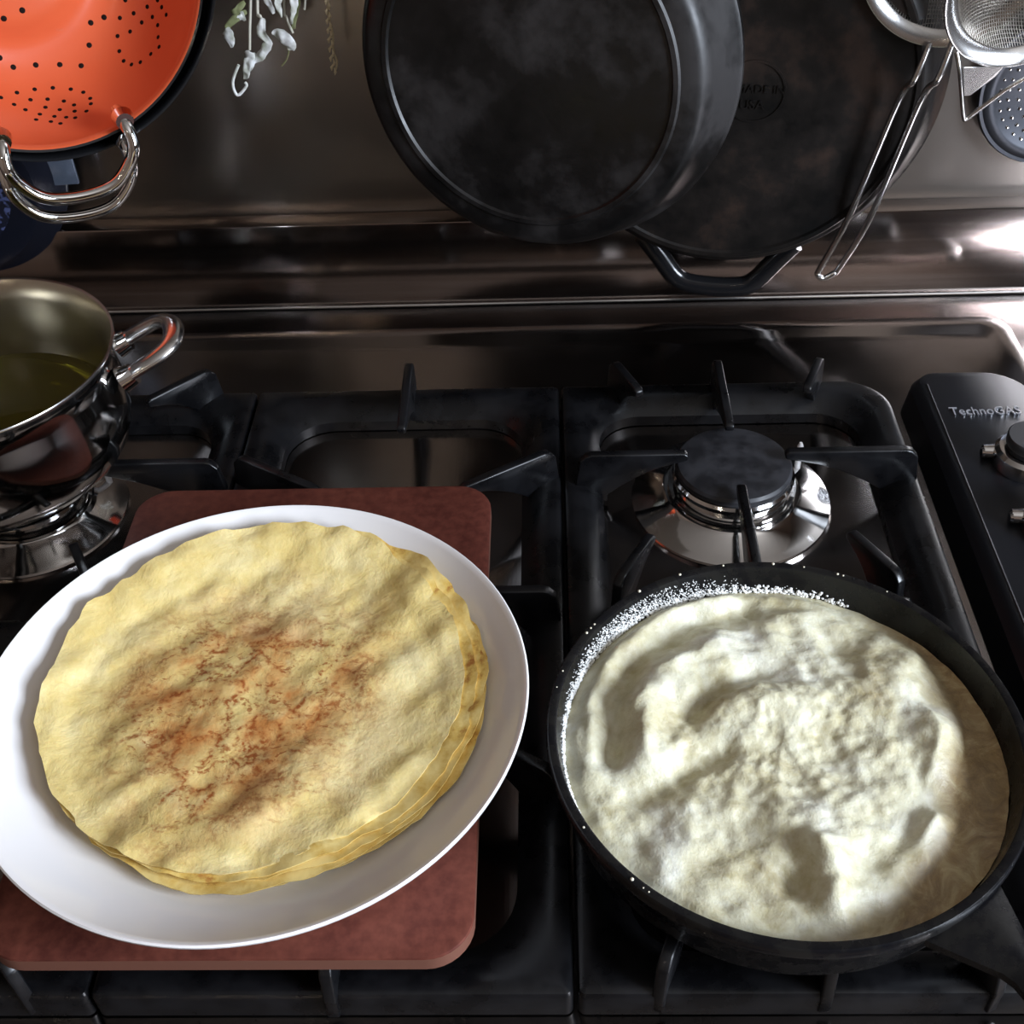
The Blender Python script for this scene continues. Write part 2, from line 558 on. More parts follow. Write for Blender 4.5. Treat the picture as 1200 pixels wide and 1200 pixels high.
for a0, a1 in ((wy0 + 0.05, -0.47), (-0.43, wy1 - 0.05)):
    MB().box(1.548, 1.552, a0, a1, wz0 + 0.05, wz1 - 0.05).build('pane', 'window_glass', win, smooth=False)

# ------------------------------------------------------------------ worktop and cabinet
wt = MB().box(-1.2, 1.2, 0.14, YU - 0.001, -0.044, -0.004).build('worktop', 'steel_counter', bevel=0.003, uv=True)
tag(wt, 'brushed steel worktop running along the foot of the splashback', 'worktop')
bc = thing('base_cabinet', 'dark wooden base cabinet carrying the steel worktop', 'cabinet', (0, 0.2, FL))
MB().box(-1.2, 1.2, 0.0, 0.68, 0.0, 0.875).build('body', 'cabinet_wood', bc, bevel=0.002)
for i in range(4):
    x0 = -1.19 + i * 0.6
    d = MB().box(x0, x0 + 0.58, -0.021, -0.001, 0.11, 0.86).build('door', 'cabinet_wood', bc, bevel=0.003)
    MB().tube([(x0 + 0.5, -0.022, 0.6), (x0 + 0.5, -0.05, 0.62), (x0 + 0.5, -0.05, 0.76), (x0 + 0.5, -0.022, 0.78)], 0.005).build('handle', 'steel_satin', d)

# ------------------------------------------------------------------ gas hob
hob = thing('gas_hob', 'steel gas hob with black control strip and chrome knobs', 'hob', (0, 0, 0))
b = MB()
lo = rrect(-0.62, 0.372, 0.185, 0.847, 0.02, 6)
b.loops([[(x, y, -0.0038) for x, y in lo], [(x, y, 0.003) for x, y in rrect(-0.62, 0.372, 0.185, 0.847, 0.02, 6)],
         [(x, y, 0.0036) for x, y in rrect(-0.618, 0.370, 0.187, 0.845, 0.018, 6)],
         [(x, y, 0.0030) for x, y in rrect(-0.606, 0.358, 0.199, 0.833, 0.012, 6)],
         [(x, y, 0.0) for x, y in rrect(-0.600, 0.352, 0.205, 0.827, 0.010, 6)]])
b.build('hob_plate', 'steel_hob', hob, angle=25)


def burner(cx, cy, s=1.0):
    d = MB().lathe([(0.0, 0.0004), (0.070 * s, 0.0004), (0.0705 * s, 0.0030), (0.066 * s, 0.0046), (0.050 * s, 0.0100), (0.0475 * s, 0.0125), (0, 0.0125)],
                   72, (cx, cy, 0)).build('burner_dish', 'steel_polished', hob, angle=28)
    b2 = MB().lathe([(0.030 * s, 0.0125), (0.0435 * s, 0.0130), (0.0450 * s, 0.0150), (0.0450 * s, 0.0175), (0.0405 * s, 0.0180), (0.0405 * s, 0.0225),
                     (0.0425 * s, 0.0232), (0.0430 * s, 0.0265), (0.0415 * s, 0.0285), (0, 0.0285)], 72, (cx, cy, 0)).build('burner_head', 'steel_polished', hob, angle=28)
    MB().lathe([(0, 0.0286), (0.0400 * s, 0.0286), (0.0408 * s, 0.0300), (0.0408 * s, 0.0325), (0.0392 * s, 0.0345), (0.034 * s, 0.0352), (0, 0.0352)], 72,
               (cx, cy, 0)).build('burner_cap', 'burner_cap', hob, angle=35)
    MB().lathe([(0, 0.0005), (0.0022, 0.0005), (0.0022, 0.026), (0.001, 0.029), (0, 0.029)], 12, (cx + 0.052 * s, cy + 0.028 * s, 0)).build('igniter', 'porcelain', hob)


BR = (0.1225, 0.628)
BF = (0.1225, 0.377)
BL = (-0.365, 0.626)
BM = (-0.107, 0.5025)
burner(*BR, 0.96)
burner(*BF, 0.8)
burner(*BL, 0.93)
burner(*BM, 1.1)
burner(-0.365, 0.377, 0.93)

# control strip
b = MB()
b.loops([[(x, y, 0.0006) for x, y in rrect(0.2605, 0.352, 0.22, 0.738, (0.004, 0.036, 0.018, 0.004))],
         [(x, y, 0.0225) for x, y in rrect(0.2640, 0.350, 0.222, 0.737, (0.004, 0.035, 0.017, 0.004))],
         [(x, y, 0.0285) for x, y in rrect(0.2690, 0.347, 0.224, 0.734, (0.004, 0.033, 0.014, 0.004))],
         [(x, y, 0.0300) for x, y in rrect(0.2730, 0.345, 0.226, 0.731, (0.004, 0.032, 0.012, 0.004))]])
cp = b.build('control_panel', 'panel_black', hob, angle=30)
MB().tube([(0.2735, 0.230, 0.0300), (0.2735, 0.718, 0.0300)], 0.0008, 6).build('panel_edge_trim', 'knob_grey', cp)
for ky in (0.628, 0.563, 0.46, 0.385, 0.31):
    k = MB().lathe([(0, 0.0301), (0.0235, 0.0301), (0.0240, 0.0320), (0.0225, 0.0400), (0.0200, 0.0425), (0.0175, 0.0430), (0, 0.0430)], 40, (0.318, ky, 0)).build('knob', 'chrome', hob, angle=30)
    MB().lathe([(0.016, 0.0405), (0.0160, 0.0431), (0.0150, 0.0455), (0, 0.0455)], 36, (0.318, ky, 0)).build('knob_collar', 'knob_black', k)
    MB().lathe([(0, 0.0456), (0.0162, 0.0456), (0.0170, 0.0470), (0.0170, 0.0520), (0.0162, 0.0530), (0, 0.0530)], 40, (0.318, ky, 0)).build('knob_cap', 'knob_grey', k)
    t = MB()
    t.tube([(0.2985, ky + 0.007, 0.0345), (0.290, ky + 0.008, 0.0345)], [0.0055, 0.0045], 14)
    t.tube([(0.290, ky + 0.006, 0.0345), (0.2885, ky + 0.006, 0.0345)], [0.004, 0.003], 14)
    t.build('knob_pointer', 'chrome', k)


def lettering(name, body, size, parent, matn, loc, rot=(0, 0, 0), depth=0.0004, sx=1.0, space=1.0, width=None):
    cu = bpy.data.curves.new(name, 'FONT')
    cu.body = body
    cu.size = size
    cu.extrude = depth
    cu.space_character = space
    cu.resolution_u = 3
    to = bpy.data.objects.new(name + '_curve', cu)
    col.objects.link(to)
    dg = bpy.context.evaluated_depsgraph_get()
    me = bpy.data.meshes.new_from_object(to.evaluated_get(dg))
    bpy.data.objects.remove(to, do_unlink=True)
    xs = [v_.co.x for v_ in me.vertices]
    k = width / (max(xs) - min(xs)) if width else sx
    for v_ in me.vertices:
        v_.co.x = (v_.co.x - min(xs)) * k
    me.materials.clear()
    me.materials.append(MATS[matn])
    o = bpy.data.objects.new(name, me)
    col.objects.link(o)
    o.parent = parent
    o.location = loc
    o.rotation_euler = rot
    return o


lettering('maker_badge', 'TechnoGAS', 0.0125, hob, 'badge_silver', (0.2812, 0.6805, 0.0306), width=0.0490, depth=0.0005)


# ------------------------------------------------------------------ pan supports
def fin(parent, a, c, top=0.045, foot=0.018, th=0.0062):
    """upright blade from the outer end a to the tip c (plan), level on top"""
    A, Cc = Vector((a[0], a[1], 0)), Vector((c[0], c[1], 0))
    d = (Cc - A)
    ln_ = d.length
    d.normalize()
    s = Vector((-d.y, d.x, 0)) * (th / 2)
    prof = [(-0.004, 0.004), (-0.004, 0.020), (-0.0015, top - 0.006), (0.003, top - 0.0012), (0.007, top), (ln_ - 0.003, top), (ln_, top - 0.002), (ln_ - 0.0005, top - 0.006)]
    k = min(ln_ * 0.62, 0.035)
    for i in range(1, 7):
        t = i / 6
        q = ln_ - 0.0005 - (ln_ - k * 0.55) * (1 - (1 - t) ** 1.0) if False else ln_ + (foot - ln_) * t
        prof.append((q, top - 0.0075 - (top - 0.0075 - 0.010) * t ** 1.8))
    prof.append((foot, 0.004))
    b_ = MB()
    for sg in (-1, 1):
        pass
    n_ = len(prof)
    vs_ = [tuple(A + d * p + s * sg + Vector((0, 0, h))) for sg in (-1, 1) for p, h in prof]
    fs_ = [tuple(range(n_)), tuple(reversed(range(n_, 2 * n_)))]
    fs_ += [(i, n_ + i, n_ + (i + 1) % n_, (i + 1) % n_) for i in range(n_)]
    b_.add(vs_, fs_)
    return b_.build('fin', 'cast_grate', parent, bevel=0.0011, bseg=2, angle=50)


def frame(parent, x0, x1, y0, y1, iw=0.027, rin=0.03, rout=(0.004, 0.004, 0.004, 0.004), bars=()):
    b_ = MB()
    o_ = lambda e, z: [(x, y, z) for x, y in rrect(x0 + e, x1 - e, y0 + e, y1 - e, tuple(max(q - e, 0.001) for q in rout))]
    i_ = lambda e, z: [(x, y, z) for x, y in rrect(x0 + iw + e, x1 - iw - e, y0 + iw + e, y1 - iw - e, rin)]
    b_.loops([o_(0, 0.0008), o_(0, 0.0165), o_(0.0012, 0.0188), o_(0.004, 0.0200), i_(-0.012, 0.0185), i_(-0.003, 0.0120), i_(0, 0.0090), i_(0, 0.0008)], closed=True)
    return b_.build('frame', 'cast_grate', parent, angle=32)


def crossbar(parent, x0, x1, yc, wd=0.026):
    b_ = MB()
    pr = [(-wd / 2, 0.0008), (-wd / 2, 0.009), (-wd / 2 + 0.004, 0.0135), (-wd / 2 + 0.009, 0.0165), (wd / 2 - 0.009, 0.0165), (wd / 2 - 0.004, 0.0135), (wd / 2, 0.009), (wd / 2, 0.0008)]
    b_.loops([[(x0, yc + p, h) for p, h in pr], [(x1, yc + p, h) for p, h in pr]])
    return b_.build('crossbar', 'cast_grate', parent, angle=32)


Y0, Y1, YC = 0.2645, 0.7405, 0.5025
gr = thing('pan_support', 'black cast-iron pan support beside the control strip, carrying the skillet', 'pan support')
gl = thing('pan_support', 'black cast-iron pan support under the steel saucepan of oil', 'pan support')
gm = thing('pan_support', 'black cast-iron pan support under the red-brown board', 'pan support')


def double_grate(g, x0, x1, bx, ro, so=0.076, si=0.059):
    frame(g, x0, x1, Y0, Y1, rout=ro)
    crossbar(g, x0 + 0.026, x1 - 0.026, YC)
    lo_, hi_ = x0 + 0.012, x1 - 0.006
    for sgn, yb in ((1, 0.628), (-1, 0.377)):
        ye = Y1 - 0.003 if sgn > 0 else Y0 + 0.003
        fin(g, (bx, ye), (bx, yb + sgn * 0.028))
        fin(g, (lo_, yb), (bx - 0.031, yb))
        fin(g, (hi_, yb), (bx + 0.033, yb))
        fin(g, (bx, YC + sgn * 0.004), (bx, yb - sgn * 0.032))
        for sx_ in (-1, 1):
            fin(g, (bx + sx_ * so, ye), (bx + sx_ * si, yb + sgn * 0.070), foot=0.014)
            fin(g, (bx + sx_ * 0.084, YC + sgn * 0.008), (bx + sx_ * 0.061, yb - sgn * 0.078), foot=0.014)


double_grate(gr, 0.0078, 0.2485, 0.1225, (0.004, 0.034, 0.004, 0.004))
double_grate(gl, -0.508, -0.2225, -0.365, (0.004, 0.004, 0.034, 0.004), 0.112, 0.072)
# the stub towards the saucepan handle on the left support reaches further round
frame(gm, -0.2213, 0.0060, Y0, Y1, rin=0.034)
for (a, c) in (((-0.105, Y1 + 0.001), (-0.1045, 0.660)), ((-0.107, Y0 + 0.001), (-0.107, 0.345)),
               ((0.0000, 0.634), (-0.060, 0.597)), ((-0.2150, 0.634), (-0.154, 0.597)),
               ((0.0000, 0.371), (-0.060, 0.408)), ((-0.2150, 0.371), (-0.154, 0.408)),
               ((0.0000, 0.5025), (-0.050, 0.5025)), ((-0.2150, 0.5025), (-0.164, 0.5025))):
    fin(gm, a, c)

# ------------------------------------------------------------------ board, plate, crepes
bx0, bx1, by0, by1 = -0.2680, -0.0345, 0.2635, 0.5835
bd = thing('trivet_board', 'red-brown wooden board with rounded corners under the white plate', 'board', ((bx0 + bx1) / 2, (by0 + by1) / 2, 0.0456))
hw, hh = (bx1 - bx0) / 2, (by1 - by0) / 2


def board_loop(e, z):
    out = []
    for x, y in rrect(-hw + e, hw - e, -hh + e, hh - e, 0.020, 8):
        bow = 0.0055 * ((y / hh) ** 2)
        out.append((x - bow * (1 if x > 0 else -1), y, z))
    return out


MB().loops([board_loop(0.002, 0), board_loop(0, 0.0015), board_loop(0, 0.0098)]).build('core', 'board_edge', bd, angle=30)
MB().loops([board_loop(0, 0.0099), board_loop(0.0004, 0.0111), board_loop(0.0022, 0.0120)]).build('top_face', 'board_wood', bd, angle=30)
ZB = 0.0456 + 0.0120

PC = (-0.1525, 0.390)
PZ = ZB + 0.0002
plate_in = [(0.0, 0.0055), (0.082, 0.0055), (0.094, 0.0068), (0.106, 0.0115), (0.118, 0.0180), (0.128, 0.0248), (0.1352, 0.0312)]


def plate_z(r):
    for (r0, h0), (r1, h1) in zip(plate_in, plate_in[1:]):
        if r <= r1:
            return h0 + (h1 - h0) * (r - r0) / (r1 - r0)
    return plate_in[-1][1]


prof = plate_in + [(0.1372, 0.0330), (0.1384, 0.0334), (0.1392, 0.0326), (0.1390, 0.0312), (0.128, 0.0200), (0.115, 0.0115), (0.098, 0.0042), (0.080, 0.0030), (0.079, 0.0), (0.073, 0.0), (0.072, 0.0025), (0.0, 0.0025)]
pl = MB().lathe(prof, 128).build('serving_plate', 'porcelain', angle=50)
pl.location = (PC[0], PC[1], PZ)
tag(pl, 'large white porcelain plate holding the stack of crepes', 'plate')


def fold(x, y):
    """shared wrinkles of the stack"""
    p = Vector((x, y, 0))
    a = noise.noise(p * 17 + Vector((3, 1, 0)))
    d = (0.75 * x + 0.66 * y)
    e = (-0.66 * x + 0.75 * y)
    w_ = noise.noise(Vector((d * 14, e * 46, 4.0)))
    r = hypot(x, y)
    k = min(1.0, max(0.0, (r - 0.02) / 0.06))
    w2 = noise.noise(Vector((d * 30, e * 95, 9.0)))
    return 0.0030 * a + 0.0030 * w_ * (0.45 + 0.75 * k) + 0.0013 * w2 * (0.3 + 0.7 * k) + 0.0009 * noise.noise(p * 95)


def make_crepe(i, n, cx, cy, rad, mname, top):
    b_ = MB()
    NR, NA = (44, 150)
    seed = i * 7.3
    ups, dns = [], []
    th = 0.0021
    zf = 0.0068 + i * 0.0023
    for k in range(NR + 1):
        rowu, rowd = [], []
        for j in range(NA):
            a = 2 * pi * j / NA
            edge_r = rad * (1 + 0.030 * noise.noise(Vector((cos(a) * 1.4, sin(a) * 1.4, seed))) + 0.022 * noise.noise(Vector((cos(a) * 7, sin(a) * 7, seed + 3)))
                            + 0.011 * noise.noise(Vector((cos(a) * 22, sin(a) * 22, seed + 5))))
            r = edge_r * (k / NR)
            x, y = r * cos(a), r * sin(a)
            gx, gy = x + cx, y + cy
            rp = hypot(gx - PC[0], gy - PC[1])
            t = (k / NR)
            fz = fold(gx + 0.153, gy - 0.40)
            z = max(zf, plate_z(min(rp, 0.137)) + 0.0012 + i * 0.0024)
            z += max(fz * (0.35 + 0.65 * (i + 1) / n), -0.0009 * (i + 1)) + 0.0002 * i * noise.noise(Vector((gx * 60, gy * 60, seed)))
            if not top:
                z -= 0.0014 * min(1.0, max(0.0, (0.92 - t) / 0.12))
            # edges sag a little and crinkle
            z += 0.0018 * max(0, t - 0.85) / 0.15 * noise.noise(Vector((cos(a) * 9, sin(a) * 9, seed + 9))) - (0.0012 * i / n) * max(0, t - 0.9) / 0.1
            z = max(z, plate_z(min(rp, 0.137)) + 0.0010 + 0.0021 * i)
            tk = th * (1 - 0.7 * max(0, t - 0.93) / 0.07)
            rowu.append((x, y, z + tk))
            rowd.append((x, y, z))
        ups.append(rowu)
        dns.append(rowd)
    vs_ = [ups[0][0]] + [p for row in ups[1:] for p in row]
    off = len(vs_)
    vs_ += [dns[0][0]] + [p for row in dns[1:] for p in row]
    fs_ = []
    for base_, fl in ((0, False), (off, True)):
        for j in range(NA):
            q = (j + 1) % NA
            f_ = (base_, base_ + 1 + j, base_ + 1 + q)
            fs_.append(tuple(reversed(f_)) if fl else f_)
        for k in range(NR - 1):
            for j in range(NA):
                q = (j + 1) % NA
                a0, a1 = base_ + 1 + k * NA, base_ + 1 + (k + 1) * NA
                f_ = (a0 + j, a1 + j, a1 + q, a0 + q)
                fs_.append(tuple(reversed(f_)) if fl else f_)
    a0, b0 = 1 + (NR - 1) * NA, off + 1 + (NR - 1) * NA
    for j in range(NA):
        q = (j + 1) % NA
        fs_.append((a0 + j, b0 + j, b0 + q, a0 + q))
    b_.add(vs_, fs_)
    o = b_.build('crepe', mname, angle=80, weld=False)
    o.location = (cx, cy, PZ)
    return o


stack = [(-0.1480, 0.4000, 0.1080), (-0.1450, 0.3990, 0.1100), (-0.1490, 0.3970, 0.1095), (-0.1440, 0.4010, 0.1085), (-0.1510, 0.4000, 0.1095), (-0.1550, 0.4030, 0.1090)]
names = ['crepe at the very bottom of the stack on the white plate',
         'crepe second from the bottom of the stack on the white plate',
         'crepe third from the bottom of the stack on the white plate',
         'thin crepe lying two below the browned top crepe, frilly edge showing',
         'pale crepe lying directly beneath the browned top crepe',
         'round yellow crepe with brown lacy middle, topmost on the white plate']
for i, (cx, cy, rd) in enumerate(stack):
    o = make_crepe(i, len(stack), cx, cy, rd, 'crepe_top' if i == len(stack) - 1 else 'crepe_plain', i == len(stack) - 1)
    tag(o, names[i], 'crepe', 'crepes stacked on the plate')


# ------------------------------------------------------------------ skillets
def skillet_profile(rb, rr_, dp, th=0.0042, ring=None):
    """z = 0 is the underside; rim at z = dp"""
    inner = [(0.0, th), (rb - 0.016, th), (rb - 0.006, th + 0.0022), (rb + 0.0005, th + 0.009), (rr_ - 0.0058, dp - 0.004), (rr_ - 0.0050, dp - 0.0005)]
    rim = [(rr_ - 0.0040, dp), (rr_ - 0.0010, dp), (rr_, dp - 0.0012), (rr_, dp - 0.006), (rr_ - 0.0022, dp - 0.0085)]
    outer = [(rb + 0.004, 0.010), (rb + 0.0005, 0.003), (rb - 0.004, 0.0006)]
    if ring:
        outer += [(ring + 0.0030, 0.0004), (ring + 0.0016, -0.0012), (ring - 0.0016, -0.0012), (ring - 0.0030, 0.0005), (0, 0.0005)]
    else:
        outer += [(rb - 0.008, 0), (0.0, 0.0)]
    return inner + rim + outer


def handle_mesh(r0, z0, length, wd=0.030, rise=0.012, ang=0.0, hole=True, th=0.0062):
    """flat cast handle with a teardrop hole, pointing along +x from radius r0"""
    b_ = MB()
    n_ = 22
    ou, inn = [], []
    half = []
    for k in range(n_ + 1):
        t = k / n_
        x = r0 + length * t
        wv = wd / 2 * (1.15 - 0.75 * min(1, t / 0.25) + 0.0) if t < 0.25 else wd / 2 * (0.40 + 0.42 * sin(min(1, (t - 0.25) / 0.6) * pi / 2))
        if t > 0.86:
            wv *= math.sqrt(max(0.0, 1 - ((t - 0.86) / 0.142) ** 2))
        z = z0 + rise * sin(t * pi / 2)
        half.append((x, max(wv, 0.0015), z))
    lo_, hi_ = [], []
    vs_, fs_ = [], []
    prof_n = 8
    for (x, wv, z) in half:
        for j in range(prof_n):
            a = 2 * pi * j / prof_n + pi / 8
            vs_.append((x, wv * max(-1, min(1, 1.15 * cos(a))), z + th * max(-1, min(1, 1.2 * sin(a))) * 0.75))
    for k in range(n_):
        for j in range(prof_n):
            a0, a1 = k * prof_n, (k + 1) * prof_n
            fs_.append((a0 + j, a0 + (j + 1) % prof_n, a1 + (j + 1) % prof_n, a1 + j))
    fs_.append(tuple(reversed(range(prof_n))))
    fs_.append(tuple(range(n_ * prof_n, (n_ + 1) * prof_n)))
    ca, sa = cos(ang), sin(ang)
    return b_.add([(x * ca - y * sa, x * sa + y * ca, z) for x, y, z in vs_], fs_)


# skillet on the right-hand burners
SC = (0.1100, 0.3640)
SZ = 0.0454
sk = thing('iron_skillet', 'black cast-iron skillet on the hob with a white crepe frying in it', 'skillet', (SC[0], SC[1], SZ))
MB().lathe(skillet_profile(0.1040, 0.1150, 0.0430, 0.0045), 128).build('pan_body', 'iron_oiled', sk, angle=40)
handle_mesh(0.1120, 0.0330, 0.125, 0.040, 0.006, R(-56)).build('handle', 'iron_oiled', sk, angle=50)

# frying crepe inside it
b = MB()
NR, NA = 90, 200
BRD = 0.1065
vs_, thin = [], []
LUMPS = []
rnd = random.Random(11)
for k in range(26):
    a, r = rnd.uniform(0, 2 * pi), 0.088 * math.sqrt(rnd.random())
    LUMPS.append((r * cos(a), r * sin(a), rnd.uniform(0.010, 0.022), rnd.uniform(0.0008, 0.0026)))


RIDGES = [([(-0.0947, -0.0151), (-0.0928, 0.0158), (-0.0826, 0.052), (-0.0565, 0.0868), (-0.0153, 0.1)], 0.0075, 0.0045),
          ([(-0.0851, -0.0026), (-0.0793, 0.0292), (-0.0629, 0.0605), (-0.0359, 0.0846), (-0.0074, 0.0923)], 0.0075, -0.0065),
          ([(-0.0635, -0.0105), (-0.0677, 0.0208), (-0.0564, 0.0458), (-0.0242, 0.0659)], 0.0100, 0.0055),
          ([(-0.0064, 0.0479), (-0.0231, 0.0368), (-0.0399, 0.0205)], 0.0085, -0.0070),
          ([(-0.0271, 0.0203), (-0.007, 0.0271), (0.0135, 0.0214)], 0.0110, 0.0070),
          ([(-0.075, -0.0299), (-0.0539, -0.018), (-0.0277, -0.0033)], 0.0080, -0.0060),
          ([(0.0059, -0.0604), (0.0112, -0.0733), (0.0131, -0.0837)], 0.0080, 0.0080),
          ([(-0.0036, -0.0603), (-0.0045, -0.0774)], 0.0070, -0.0040),
          ([(0.065, -0.0452), (0.0715, -0.0498)], 0.0100, 0.0070),
          ([(0.0644, -0.0313), (0.0495, -0.0451), (0.0322, -0.0627)], 0.0080, -0.0050),
          ([(0.0762, 0.0106), (0.0753, -0.0194)], 0.0120, 0.0050),
          ([(0.0311, 0.0741), (0.0407, 0.053), (0.0434, 0.0443)], 0.0080, -0.0035),
          ([(0.0166, 0.0682), (0.0064, 0.0449)], 0.0080, -0.0040)]


def seg_dist(x, y, pts_):
    best = 9.0
    for (x0, y0), (x1, y1) in zip(pts_, pts_[1:]):
        dx, dy = x1 - x0, y1 - y0
        t = max(0.0, min(1.0, ((x - x0) * dx + (y - y0) * dy) / (dx * dx + dy * dy)))
        best = min(best, hypot(x - x0 - t * dx, y - y0 - t * dy))
    return best


def batter_h(x, y):
    r = hypot(x, y)
    p = Vector((x, y, 0))
    h = 0.0
    for lx, ly, lr, lh in LUMPS:
        d = ((x - lx) ** 2 + (y - ly) ** 2) / (lr * lr)
        if d < 4:
            h += lh * math.exp(-d * 1.6)
    wx, wy = 0.004 * noise.noise(p * 55), 0.004 * noise.noise(p * 55 + Vector((7, 7, 7)))
    for pts_, wd_, hh_ in RIDGES:
        d = seg_dist(x + wx, y + wy, pts_)
        if d < wd_ * 2.5:
            h += hh_ * math.exp(-(d / wd_) ** 2)
    # long folds that curve round the left side
    h += 0.0016 * noise.noise(Vector((r * 62 + 1.7 * noise.noise(p * 18), atan2(y, x) * 1.3, 2.0))) * min(1, r / 0.05)
    h += 0.0034 * noise.noise(p * 27 + Vector((5, 2, 0))) + 0.0026 * noise.noise(p * 70) + 0.0012 * noise.noise(p * 170) + 0.0004 * noise.noise(p * 380)
    # thin browned margin towards the lower right
    a = atan2(y, x)
    m_ = max(0.0, cos(a + R(22)))
    e_ = (r + 0.010 * noise.noise(p * 34) - (0.101 - 0.030 * m_ ** 1.5)) / 0.016
    tn = min(1, max(0, e_)) * min(1, m_ * 2.2)
    return h, tn


for k in range(NR + 1):
    t = k / NR
    for j in range(NA if k else 1):
        a = 2 * pi * j / NA
        r = BRD * t * (1 + (0.006 * noise.noise(Vector((cos(a) * 12, sin(a) * 12, 1))) if t > 0.9 else 0))
        x, y = r * cos(a), r * sin(a)
        h, tn = batter_h(x, y)
        dome = 0.0270 + 0.0050 * (1 - t ** 3)
        z = dome + h * (1 - 0.75 * tn) - 0.0050 * tn
        if t > 0.94:
            z = z * (1 - (t - 0.94) / 0.06) + (0.0260 + 0.3 * h) * ((t - 0.94) / 0.06)
        vs_.append((x, y, z))
        thin.append(tn)
fs_ = [(0, 1 + j, 1 + (j + 1) % NA) for j in range(NA)]
for k in range(NR - 1):
    for j in range(NA):
        q = (j + 1) % NA
        a0, a1 = 1 + k * NA, 1 + (k + 1) * NA
        fs_.append((a0 + j, a1 + j, a1 + q, a0 + q))
# underside
off = len(vs_)
vs_ += [(0.0970 * cos(2 * pi * j / NA), 0.0970 * sin(2 * pi * j / NA), 0.0085) for j in range(NA)] + [(0, 0, 0.0085)]
a0 = 1 + (NR - 1) * NA
for j in range(NA):
    q = (j + 1) % NA
    fs_.append((a0 + j, off + j, off + q, a0 + q))
    fs_.append((off + q, off + j, off + NA))
thin += [0] * (NA + 1)
b.add(vs_, fs_)
me_o = b.build('frying_crepe', 'batter', angle=80, weld=False)
at_ = me_o.data.attributes.new('thin', 'FLOAT', 'POINT')
at_.data.foreach_set('value', thin)
me_o.location = (SC[0], SC[1], SZ)
tag(me_o, 'puffy white crepe frying in the cast-iron skillet, browned at one side', 'crepe')


# fat spatter on the back-left wall of the pan, drops on its rim
def inner_r(z):
    return 0.1045 + (0.1092 - 0.1045) * min(1, max(0, (z - 0.0135) / (0.039 - 0.0135)))


def droplets(pts, sub=1):
    b_ = MB()
    bm0 = bmesh.new()
    bmesh.ops.create_icosphere(bm0, subdivisions=sub, radius=1)
    V0 = [v_.co.copy() for v_ in bm0.verts]
    F0 = [tuple(v_.index for v_ in f_.verts) for f_ in bm0.faces]
    bm0.free()
    for c_, r_ in pts:
        b_.add([(c_[0] + p.x * r_, c_[1] + p.y * r_, c_[2] + p.z * r_ * 0.8) for p in V0], F0)
    return b_


pts = []
for k in range(2600):
    a = R(rnd.gauss(132, 20))
    z = 0.0275 + abs(rnd.gauss(0, 0.0080)) * max(0.35, 1 - abs(math.degrees(a) - 130) / 60)
    if z > 0.0405:
        continue
    rr0 = inner_r(z) - 0.0003
    pts.append(((rr0 * cos(a), rr0 * sin(a), z), rnd.uniform(0.00015, 0.00050)))
for k in range(1300):
    a = R(rnd.uniform(62, 292))
    z = 0.0265 + abs(rnd.gauss(0, 0.0020))
    rr0 = inner_r(z) - 0.0004
    pts.append(((rr0 * cos(a), rr0 * sin(a), z), rnd.uniform(0.0003, 0.0012)))
sp = droplets(pts, 1).build('fat_spatter', 'froth', weld=False, angle=80)
sp.location = (SC[0], SC[1], SZ)
tag(sp, 'fine white fat froth spattered over the inside wall of the skillet', 'froth', kind='stuff')
pts = []
for k in range(17):
    a = R(rnd.uniform(40, 240))
    pts.append(((0.1126 * cos(a), 0.1126 * sin(a), 0.0432), rnd.uniform(0.0004, 0.001)))
o = droplets(pts, 1).build('fat_drops', 'fat_drop', sk, weld=False, angle=80)
o['kind'] = 'stuff'

# ------------------------------------------------------------------ saucepan of oil
PS = (-0.3655, 0.6180)
su = thing('saucepan', 'polished steel saucepan with a loop handle, half full of oil', 'saucepan', (PS[0], PS[1], 0.0454))
MB().lathe([(0.0905, 0.0950), (0.0920, 0.0955), (0.0925, 0.0945), (0.0915, 0.0925)], 96).build('rim', 'steel_satin', su, angle=60)
b = MB().lathe([(0.0915, 0.0925), (0.0895, 0.0890), (0.0872, 0.0845), (0.0866, 0.0800), (0.0870, 0.0750), (0.0885, 0.0670), (0.0900, 0.0570), (0.0905, 0.0470), (0.0895, 0.0360), (0.0860, 0.0255), (0.0800, 0.0165), (0.0725, 0.0105), (0.0640, 0.0062), (0.0, 0.0062)], 96)
b.build('outer_wall', 'steel_polished', su, angle=35)
MB().lathe([(0, 0.0070), (0.056, 0.0070), (0.070, 0.012), (0.080, 0.024), (0.0835, 0.042), (0.0830, 0.056), (0.0848, 0.070), (0.0855, 0.0800), (0.0862, 0.0845), (0.0890, 0.0925), (0.0905, 0.0950)], 96).build('inner_wall', 'steel_inside', su, angle=35)
MB().lathe([(0, 0.0), (0.0620, 0.0), (0.0632, 0.0012), (0.0632, 0.0050), (0.0620, 0.0061), (0, 0.0061)], 96).build('base_disc', 'steel_polished', su, angle=35)
ha = R(19)


def hp(rad_, side, z):
    return (rad_ * cos(ha) - side * sin(ha), rad_ * sin(ha) + side * cos(ha), z)


